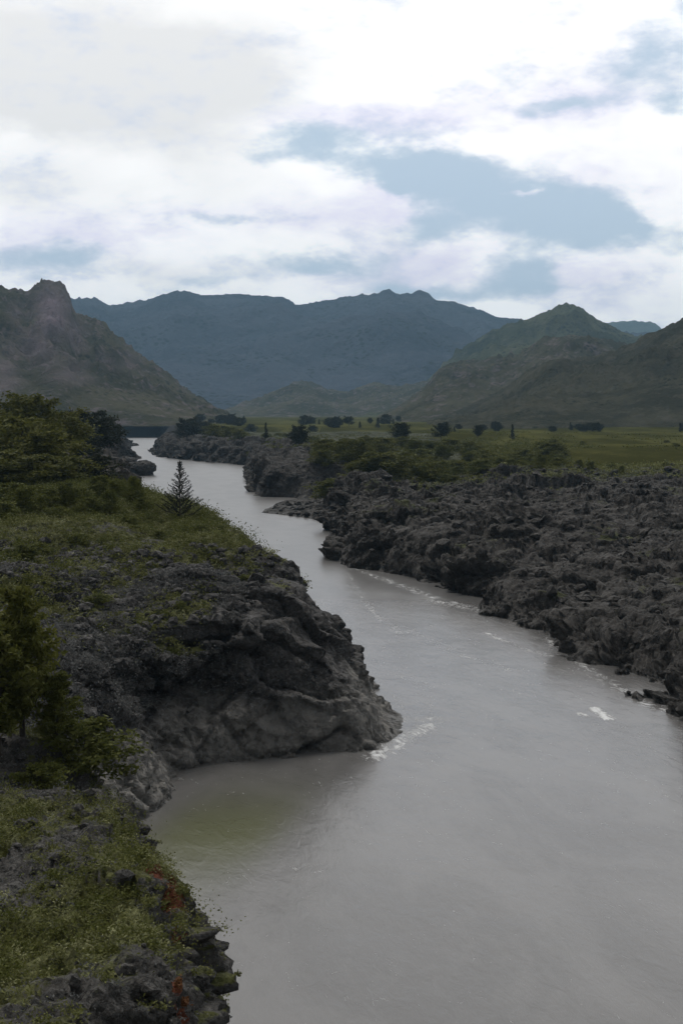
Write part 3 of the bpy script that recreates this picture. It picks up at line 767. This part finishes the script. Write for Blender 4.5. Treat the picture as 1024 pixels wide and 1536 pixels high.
def plant(kind, x, y, h, label, group=None, width=1.0, mat=None, z=None, rz=None, sink=.15):
    i = _cnt[0]; _cnt[0] += 1
    mt, mc = PROTO[kind][i % len(PROTO[kind])]
    if mat:
        key = (mc.name, mat)
        if key not in MATV:
            c = mc.copy(); c.materials.clear(); c.materials.append(M[mat]); MATV[key] = c
        mc = MATV[key]
    zz = ground(x, y) if z is None else z
    root = bpy.data.objects.new(NAMES[kind], None); COL.objects.link(root)
    root.location = (x, y, zz - sink); root.rotation_euler = (0, 0, random.random() * 6.28 if rz is None else rz); root.scale = (h * width, h * width, h)
    link('trunk', mt, None, root); link('crown', mc, None, root)
    tag(root, label, CATS[kind], group)
    return root
def plant_px(kind, px, Y, h, label, group=None, **kw):
    return plant(kind, (px - 512) / F * Y, Y, h, label, group, **kw)

# lone spruce on the brow: open tiers of drooping boughs against the water
def spruce(x, y, h):
    r = np.random.default_rng(5)
    z = ground(x, y)
    root = bpy.data.objects.new('spruce_tree', None); COL.objects.link(root); root.location = (x, y, z - .15)
    parts = [tube([(0, 0, -.2), (.03, 0, h * .3), (-.02, 0, h * .65), (0, 0, h)], [.11, .09, .05, .012], 7)]
    C = []
    for i in range(96):
        f = .03 + .94 * (i / 96) ** .95; L = h * .38 * (1.02 - f) * (.65 + .55 * r.random()); th = i * 2.4 + r.normal() * .25
        d = np.array([math.cos(th), math.sin(th), 0]); p0 = np.array([0, 0, f * h])
        up = L * .55; mid = p0 + d * L * .55 + np.array([0, 0, up * .25]); end = p0 + d * L + np.array([0, 0, up * .8])
        parts.append(tube([p0, mid, end], [.022, .014, .004], 4))
        for s in np.linspace(.15, 1, max(5, int(L * 8))):
            c = p0 + (mid - p0) * min(1, s * 2) + (end - mid) * max(0, 2 * s - 1)
            g = r.normal(size=(7, 3)) * .055; g[:, 2] -= .03; C.append(c + g)
    t_ = np_mesh('trunk', *join(parts)); link('trunk', t_, M['bark'], root)
    c_ = np_mesh('crown', *leaf_quads(np.vstack(C), .12, r, aspect=1.5), smooth=False); link('crown', c_, M['spruce'], root)
    tag(root, 'lone open spruce standing dark against the pale river on the brow of the headland', 'tree')
p = at(270, 752, 180); spruce(p[0], p[1], 8.3)

# foreground pine at the left edge and its companions
for px, Y, h, wd, kind, mt_, lab in [
    (34, 64, 7.4, .85, 'pine', 'pine', 'tallest green pine at the left edge growing on the hollow below the grey slope'),
    (2, 62, 6.4, 1.0, 'pine', 'pine', 'pine half cut by the left edge of the view beside the tallest foreground pine'),
    (84, 64, 3.6, 1.0, 'pine', 'bush', 'young yellow-green pine on the right of the tallest foreground pine'),
    (135, 64.5, 2.6, 1.4, 'bush', 'bush', 'low olive bush at the right foot of the foreground pines'),
    (64, 60, 1.6, 1.4, 'bush', 'bush', 'small olive bush in front of the foreground pine trunk'),
]:
    plant_px(kind, px, Y, h, lab, 'pines and bushes at the left edge', width=wd, mat=mt_)

# big dark trees on the left shore behind the plateau
for px, Y, h, wd, kind, mt_, lab in [
    (48, 300, 13.5, 1.3, 'round', 'shore', 'broad olive tree, the biggest on the left shore'),
    (8, 290, 12.5, 1.25, 'round', 'shore', 'broad dark olive tree at the left edge beside the biggest one'),
    (88, 315, 11.5, 1.3, 'round', 'shore', 'olive tree leaning out to the right of the biggest left shore tree'),
    (28, 262, 10, 1.3, 'bush', 'shore', 'bushy olive tree in front of the biggest left shore tree'),
    (72, 255, 8, 1.3, 'bush', 'shore', 'lower bushy olive tree at the foot of the biggest left shore tree'),
    (10, 235, 6.0, 1.7, 'bush', 'shore', 'wide olive bush below the left edge tree where the plateau ends'),
    (55, 232, 5.6, 1.8, 'bush', 'shore', 'wide olive bush below the biggest left shore tree where the plateau ends'),
    (100, 238, 5.0, 1.8, 'bush', 'shore', 'wide olive bush below the right olive tree where the plateau ends'),
    (140, 245, 5.0, 1.5, 'bush', 'dark', 'dark wide bush under the dark shore trees where the plateau ends'),
    (112, 420, 13, 1.1, 'round', 'dark', 'dark tree just right of the olive trees on the left shore'),
    (135, 450, 14, 1.2, 'round', 'dark', 'dark round-topped tree second right of the olive trees on the left shore'),
    (152, 480, 13, 1.2, 'round', 'dark', 'dark tree on the left shore above the first rocky spit'),
    (162, 560, 10, 1.2, 'round', 'dark', 'small dark tree nearest the water on the left shore'),
    (98, 380, 12, 1.0, 'conifer', 'dark', 'pointed dark conifer between the olive and the dark trees on the left shore'),
    (60, 380, 15, .9, 'conifer', 'dark', 'pointed dark conifer rising behind the biggest olive tree'),
    (20, 370, 15, .9, 'conifer', 'dark', 'pointed dark conifer rising behind the left edge olive tree'),
    (125, 350, 7, 1.3, 'bush', 'dark', 'dark bush under the dark trees on the left shore'),
]:
    plant_px(kind, px, Y, h, lab, 'trees on the left shore', width=wd, mat=mt_)

# bushes along the plateau
for px, Y, h, wd, lab in [
    (150, 205, 3.4, 1.0, 'upright olive bush at the back of the plateau below the dark shore trees'),
    (178, 200, 3.0, .8, 'slender olive bush next to the water gap at the back of the plateau'),
    (200, 190, 4.2, .6, 'tall thin pale green sapling overlapping the river at the back of the plateau'),
    (120, 195, 2.6, 1.4, 'wide low olive bush at the back left of the plateau'),
    (60, 190, 3.0, 1.5, 'wide olive bush in the middle of the back edge of the plateau at left'),
    (15, 185, 3.2, 1.5, 'wide olive bush at the left edge of the plateau'),
    (90, 165, 1.8, 1.6, 'low spreading bush in mid plateau left of the bare stones'),
    (300, 165, 1.3, 1.8, 'low bush close behind the cliff edge to the right of the spruce'),
    (240, 160, 1.2, 2.0, 'low bush in front of the spruce on the plateau'),
    (370, 140, 1.0, 1.8, 'small olive bush right on the cliff edge above the rock face'),
    (165, 180, 3.6, .6, 'upright pale green sapling left of the tall thin one'),
    (215, 182, 2.2, 1.0, 'small pale bush at the water gap beside the tall thin sapling'),
    (135, 178, 2.8, 1.2, 'rounded bush left of the upright pale sapling'),
    (105, 182, 3.8, .8, 'taller upright bush in the left middle of the plateau back edge'),
    (75, 180, 2.6, 1.4, 'broad low bush in front of the taller upright bush'),
    (40, 175, 3.4, 1.1, 'rounded olive bush near the left edge of the plateau back edge'),
    (2, 165, 3.0, 1.4, 'bush cut by the left edge of the view on the plateau'),
    (190, 165, 1.6, 1.5, 'small low bush in front of the upright saplings'),
    (120, 150, 1.5, 1.7, 'spreading bush just behind the dark stones of the plateau'),
    (60, 145, 1.6, 1.8, 'spreading bush left of the dark stones of the plateau'),
    (260, 148, 1.0, 2.0, 'knee-high bush midway between the spruce and the cliff edge'),
    (30, 130, 2.2, 1.6, 'low wide bush at the left edge of the grey slope'),
    (150, 118, 1.2, 1.7, 'small bush on the upper grey slope'),
]:
    plant_px('bush', px, Y, h, lab, 'bushes on the plateau', width=wd)

# meadow: named trees and bushes first, then the smaller ones
for px, Y, h, wd, kind, mt_, lab in [
    (600, 760, 11, 1.0, 'round', 'dark', 'round dark tree at the far edge of the meadow, leftmost of four spaced trees'),
    (661, 800, 10, 1.1, 'round', 'dark', 'flat-topped dark tree at the far edge of the meadow, second of four spaced trees'),
    (716, 820, 8, .8, 'round', 'dark', 'small dark tree at the far edge of the meadow, third of four spaced trees'),
    (768, 800, 10, .7, 'conifer', 'dark', 'narrow dark tree at the far edge of the meadow, rightmost of four spaced trees'),
    (448, 640, 11, 1.0, 'round', 'dark', 'dark rounded tree between the pale meadow strip and the big bushes'),
    (399, 800, 11, .6, 'conifer', 'dark', 'tall narrow tree standing in the left part of the meadow'),
    (360, 820, 7, 1.5, 'bush', 'shore', 'dark bush clump left of the tall narrow meadow tree'),
    (280, 900, 15, 1.2, 'round', 'dark', 'dark tree on the river bend, largest of the clump there'),
    (300, 950, 12, 1.2, 'round', 'dark', 'dark tree behind the right of the river bend clump'),
    (320, 900, 10, 1.3, 'bush', 'shore', 'olive bush at the right end of the river bend clump'),
    (345, 880, 9, 1.3, 'bush', 'shore', 'olive bush between the river bend and the tall narrow tree'),
    (540, 470, 10, 1.1, 'round', 'shore', 'highest olive bush tree in the middle of the meadow front'),
    (515, 480, 8, 1.2, 'bush', 'shore', 'olive bush left of the highest one in the meadow front'),
    (488, 490, 6.5, 1.3, 'bush', 'shore', 'olive bush at the left end of the meadow front row'),
    (565, 465, 8, 1.2, 'bush', 'shore', 'olive bush right of the highest one in the meadow front'),
    (592, 440, 7.5, 1.1, 'bush', 'shore', 'deep green bush below the round far tree'),
    (612, 445, 7.0, 1.0, 'bush', 'shore', 'deep green bush just right of the one below the round far tree'),
    (640, 455, 5.5, 1.3, 'bush', 'shore', 'olive bush ending the front row on its right'),
    (809, 430, 5.6, .9, 'bush', 'shore', 'dark spiky bush alone in the right part of the meadow'),
    (750, 425, 5.0, 1.1, 'bush', 'shore', 'olive bush in mid meadow left of the spiky dark one'),
    (735, 440, 4.0, 1.2, 'bush', 'shore', 'smaller olive bush leaning on the one in mid meadow'),
    (868, 412, 3.0, .8, 'bush', 'shore', 'left one of a pair of small bushes on the rock edge'),
    (886, 410, 3.6, .7, 'bush', 'shore', 'right one of a pair of small bushes on the rock edge'),
    (932, 402, 3.0, .5, 'bush', 'shore', 'tiny upright bush on the terrace edge at far right'),
    (690, 450, 4.0, 1.2, 'bush', 'shore', 'olive bush midway between the front row and mid meadow'),
    (770, 520, 3.6, 1.3, 'bush', 'shore', 'olive bush behind the mid meadow bushes'),
]:
    plant_px(kind, px, Y, h, lab, 'trees and bushes of the meadow', width=wd, mat=mt_)
r = np.random.default_rng(11)
zones = [(330, 470, 700, 1000, 20, 2.5, 5, 'small bush in the pale strip of meadow by the river bend'),
         (470, 660, 400, 700, 44, 3, 7, 'bush in the thicket behind the front row of the meadow'),
         (640, 850, 400, 600, 56, 2.2, 6.0, 'small bush scattered in the middle of the meadow'),
         (800, 1020, 400, 760, 30, .8, 2.2, 'tiny bush dotted over the open right half of the meadow')]
for x0, x1, y0, y1, n, ha, hb, lab in zones:
    for k in range(n if x0 < 800 else 14):
        yy = y0 + (y1 - y0) * r.random() ** 1.5
        plant_px('bush', r.uniform(x0, x1), yy, r.uniform(ha, hb), lab, lab.replace('small bush', 'small bushes').replace('tiny bush', 'tiny bushes').replace('bush in the thicket', 'bushes in the thicket'), width=r.uniform(1.0, 2.1), mat='bush' if k % 4 == 0 else 'shore')
# wood along the mountain foot
for n, (x0, x1, y0, y1, ha, hb, num, lab, grp) in enumerate([
    (165, 265, 2960, 3050, 22, 32, 22, 'distant tree closing the end of the river', 'trees closing the end of the river'),
    (640, 1040, 1080, 1240, 5, 9, 26, 'distant dark tree at the foot of the right hill', 'trees at the foot of the right hill'),
    (270, 640, 1250, 1900, 6, 12, 34, 'distant dark tree behind the meadow below the mountains', 'trees behind the meadow')]):
    cc = r.uniform(x0, x1, 7)
    for k in range(num):
        px = float(np.clip(cc[k % 7] + r.normal() * 16, x0, x1)) if n else r.uniform(x0, x1)
        plant_px(('round', 'bush', 'conifer')[k % 3] if n else 'round', px, r.uniform(y0, y1), ha + (hb - ha) * r.random() ** 1.6, lab, grp, width=r.uniform(.9, 1.5), mat='dark')

# ------------------------------------------------------------------ ground scrub (leaves by the hundred thousand, nobody could count it)
def scrub(name, V, N, veg, n_tuft, per, spread, size, mat, sel, seed, label, lift=.5):
    r = np.random.default_rng(seed)
    idx = np.nonzero(sel)[0]
    if len(idx) == 0: return
    p = veg[idx]; idx = r.choice(idx, size=n_tuft, p=p / p.sum())
    c = V[idx] + r.normal(size=(n_tuft, 3)) * .1
    sc_ = (.35 + 1.1 * r.random(n_tuft) ** 2)
    C = np.repeat(c, per, 0) + r.normal(size=(n_tuft * per, 3)) * np.repeat(sc_, per)[:, None] * spread * np.array([1, 1, .55]) + np.array([0, 0, 1]) * (np.repeat(sc_, per) * spread * lift)[:, None]
    v, q = leaf_quads(C, size, r, aspect=1.3)
    o = link(name, np_mesh(name, v, q, smooth=False), mat); tag(o, label, 'scrub', kind='stuff')
vis = (kV[:, 1] > 26) & (kV[:, 1] < 80) & (kV[:, 2] > 6)
scrub('ground_scrub', kV, kN, kveg ** 2 * (kN[:, 2].clip(.0, 1)) + 1e-6, 8000, 50, .2, .08, M['scrub'], vis & (kN[:, 2] > .42) & (kveg > .35), 1, 'small-leaved yellow-green scrub covering the near riverbank')
scrub('grey_scrub', kV, kN, (1.1 - kveg) * kN[:, 2].clip(0, 1) + 1e-6, 2200, 30, .18, .07, M['grey_scrub'], vis & (kN[:, 2] > .45), 2, 'grey lichen-covered twigs on the bare ledges of the near riverbank', .3)
hv = (hV[:, 1] > 84) & (hV[:, 2] > 5) & (hV[:, 0] > -hV[:, 1] * .3 - 4)
scrub('plateau_scrub', hV, hN, hveg ** 1.5 * hN[:, 2].clip(0, 1) + 1e-6, 17000, 26, .4, .19, M['scrub_far'], hv & (hN[:, 2] > .4) & (hveg > .35), 3, 'yellow-green scrub covering the plateau of the headland')
scrub('plateau_shrubs', hV, hN, hveg ** 2 * hN[:, 2].clip(0, 1) + 1e-6, 900, 150, .8, .2, M['bush'], hv & (hN[:, 2] > .5) & (hveg > .45), 31, 'knee-high dark olive shrubs matted over the plateau of the headland', .7)
scrub('bank_shrubs', kV, kN, kveg ** 2 * (kN[:, 2].clip(.0, 1)) + 1e-6, 420, 170, .42, .085, M['bush'], vis & (kveg > .45) & (kN[:, 2] > .7), 32, 'low dark olive shrubs matted over the near riverbank', .8)
def stones(name, V, N, sel, n, size, mat, seed, label):
    r = np.random.default_rng(seed); idx = r.choice(np.nonzero(sel)[0], size=n)
    ico = np.array([(a, b * 1.618, 0) for a in (-1, 1) for b in (-1, 1)] + [(0, a, b * 1.618) for a in (-1, 1) for b in (-1, 1)] + [(b * 1.618, 0, a) for a in (-1, 1) for b in (-1, 1)]) / 1.9
    import bmesh
    bm = bmesh.new(); vs = [bm.verts.new(p_) for p_ in ico]; bmesh.ops.convex_hull(bm, input=vs); bm.verts.index_update()
    B = np.array([v_.co[:] for v_ in bm.verts]); T = np.array([[v_.index for v_ in f_.verts] for f_ in bm.faces]); bm.free()
    S = size * (.35 + r.random(n) ** 3 * 1.9)
    A = B[None] * (1 + .35 * (r.random((n, len(B), 1)) - .5)) * (S[:, None, None] * (.6 + .7 * r.random((n, 1, 3))) * np.array([1, 1, .75]))
    th = r.random(n) * 6.28; c_, s_ = np.cos(th)[:, None], np.sin(th)[:, None]
    A = np.stack([A[..., 0] * c_ - A[..., 1] * s_, A[..., 0] * s_ + A[..., 1] * c_, A[..., 2]], -1)
    P_ = (V[idx] + N[idx] * (S * .15)[:, None])[:, None] + A
    Fq = (T[None] + (np.arange(n) * len(B))[:, None, None]).reshape(-1, 3)
    me_ = np_mesh(name, P_.reshape(-1, 3), Fq, smooth=False)
    for a_ in ('veg', 'wet', 'rust'): attr(me_, a_, np.zeros(n * len(B)))
    o_ = link(name, me_, mat); tag(o_, label, 'stones', kind='stuff')
stones('loose_stones', hV, hN, hv & (hV[:, 1] < 150) & (hV[:, 0] < -8) & (hN[:, 2] > .35), 2600, .42, M['rock_left'], 41, 'loose grey stones strewn over the slope of the headland')
stones('bank_stones', kV, kN, vis & (kN[:, 2] > .35) & (kveg < .75), 1500, .16, M['rock_near'], 42, 'grey stones lying between the scrub of the near riverbank')
stones('field_stones', fV, fN, (fV[:, 1] > 112) & (fV[:, 1] < 420) & (fV[:, 0] < .3 * fV[:, 1]) & (fV[:, 2] > .3) & (fN[:, 2] > .4), 2600, .6, M['rock_right'], 43, 'broken dark lava stones covering the far riverbank')
r = np.random.default_rng(51)
MX = []
for _ in range(9000):
    y_ = 395 + 620 * r.random() ** 1.4; x_ = (r.uniform(400, 1060) - 512) / F * y_
    q_ = np.array([[x_ / 26, y_ / 60, 0.]])
    if fbm(q_, 3, 52)[0] + .35 * r.random() > .22 + .35 * sstep(np.array([x_ / y_ * F]), 250, 420)[0]: MX.append((x_, y_, ground(x_, y_)))
MX = [m_ for m_ in MX if m_[2] > 8]
MX = np.array(MX); k_ = 16
Cm = np.repeat(MX, k_, 0) + r.normal(size=(len(MX) * k_, 3)) * np.array([1.3, 1.3, .4]) * np.repeat(.4 + r.random(len(MX)), k_)[:, None] + np.array([0, 0, .35])
v_, q_ = leaf_quads(Cm, .75, r, aspect=1.3)
o = link('meadow_tussocks', np_mesh('meadow_tussocks', v_, q_, smooth=False), M['shore']); tag(o, 'dark olive tussocks and low scrub in patches over the meadow', 'tussocks', kind='stuff')
gv = hv & (hV[:, 1] < 128) & (hV[:, 0] < -9) & (hveg < .6)
scrub('slope_scrub', hV, hN, (1 - hveg) * hN[:, 2].clip(0, 1) + 1e-6, 3200, 26, .35, .17, M['grey_scrub'], gv & (hN[:, 2] > .3), 4, 'pale grey dry scrub on the stony slope of the headland', .3)
fv = (fV[:, 1] > 330) & (fV[:, 2] > 7) & (fV[:, 0] < .3 * fV[:, 1])
scrub('meadow_edge_scrub', fV, fN, fveg ** 2 + 1e-6, 3500, 24, .7, .4, M['scrub_far'], fv & (fN[:, 2] > .4) & (fveg > .5), 5, 'yellow-green scrub along the edge of the meadow')
# rust-red plants at the edge of the near riverbank
r = np.random.default_rng(21)
VV = []
for p, s_ in zip(RUST, RUSTR):
    n = int(900 * s_); z = ground(p[0], p[1])
    for gx, gy, gz in zip(r.normal(size=n) * .24 * s_, r.normal(size=n) * .34 * s_, np.abs(r.normal(size=n)) * .08):
        VV.append((p[0] + gx, p[1] + gy, max(ground(p[0] + gx, p[1] + gy), z - .5) + gz + .03))
v, q = leaf_quads(np.array(VV), .075, r, aspect=1.3)
o = link('rusty_ground_cover', np_mesh('rusty_ground_cover', v, q, smooth=False), M['rust_leaf'])
tag(o, 'rusty red creeping plants on the edge of the near riverbank', 'ground cover', kind='stuff')

# ------------------------------------------------------------------ boulders that stand apart
def boulder(px, py, rx, ry, rz, label, seed, sink=.35, Y=None, voxn=4, mat='rock_right', base=None):
    Yd = H * F / (py - HY) if Y is None else Y
    x = (px - 512) / F * Yd; z0 = 0 if Y is None else ground(x, Yd)
    if base is not None: z0 = base
    import bmesh
    bm = bmesh.new(); bmesh.ops.create_icosphere(bm, subdivisions=voxn + 1, radius=1)
    V = np.array([v.co[:] for v in bm.verts]); Fc = np.array([[v.index for v in f.verts] for f in bm.faces]); bm.free()
    n = V.copy()
    V = np.sign(V) * np.abs(V) ** .75
    f1, f2, c = worley(V * 1.4 + seed, seed)
    V = V * (1 + .16 * (c - .5) - .10 * (1 - sstep(f2 - f1, 0, .2)) + .16 * fbm(V * 1.5 + seed, 4, seed))[:, None]
    V = V * np.array([rx, ry, rz])
    me = np_mesh('boulder', V, Fc)
    attr(me, 'veg', np.zeros(len(V))); attr(me, 'wet', (V[:, 2] < -rz * .0).astype(float) if Y is None else np.zeros(len(V))); attr(me, 'rust', np.zeros(len(V)))
    o = link('boulder', me, M[mat]); o.location = (x, Yd, z0 + rz * (1 - 2 * sink)); o.rotation_euler = (0, 0, seed * 1.3)
    tag(o, label, 'boulder'); return o
boulder(205, 713, 9.5, 6, 5.0, 'dark rounded boulder in the far river at the left bank', 3, .3)
boulder(178, 694, 12, 10, 3.2, 'low dark boulder between the left bank and the rounded far boulder', 4, .4)

# ------------------------------------------------------------------ haze
def haze():
    x0, x1, y0, y1, z0, z1 = -9500, 9500, -3400, 12800, -45, 1100
    V = [(x, y, z) for z in (z0, z1) for y in (y0, y1) for x in (x0, x1)]
    Q_ = [(0, 2, 3, 1), (4, 5, 7, 6), (0, 1, 5, 4), (2, 6, 7, 3), (0, 4, 6, 2), (1, 3, 7, 5)]
    me = bpy.data.meshes.new('haze'); me.from_pydata(V, [], Q_); me.update()
    m = bpy.data.materials.new('valley_haze'); m.use_nodes = True; t = NT(m.node_tree); t.n.clear()
    o_ = t.node('ShaderNodeOutputMaterial'); v = t.node('ShaderNodeVolumePrincipled')
    v.inputs['Density'].default_value = 6.6e-5; v.inputs['Color'].default_value = (.42, .68, .92, 1); v.inputs['Anisotropy'].default_value = 0.0
    t.l.new(v.outputs[0], o_.inputs['Volume'])
    m.cycles.homogeneous_volume = True
    o = link('haze', me, m); o['kind'] = 'stuff'; o['label'] = 'thin blue haze filling the valley'
haze()
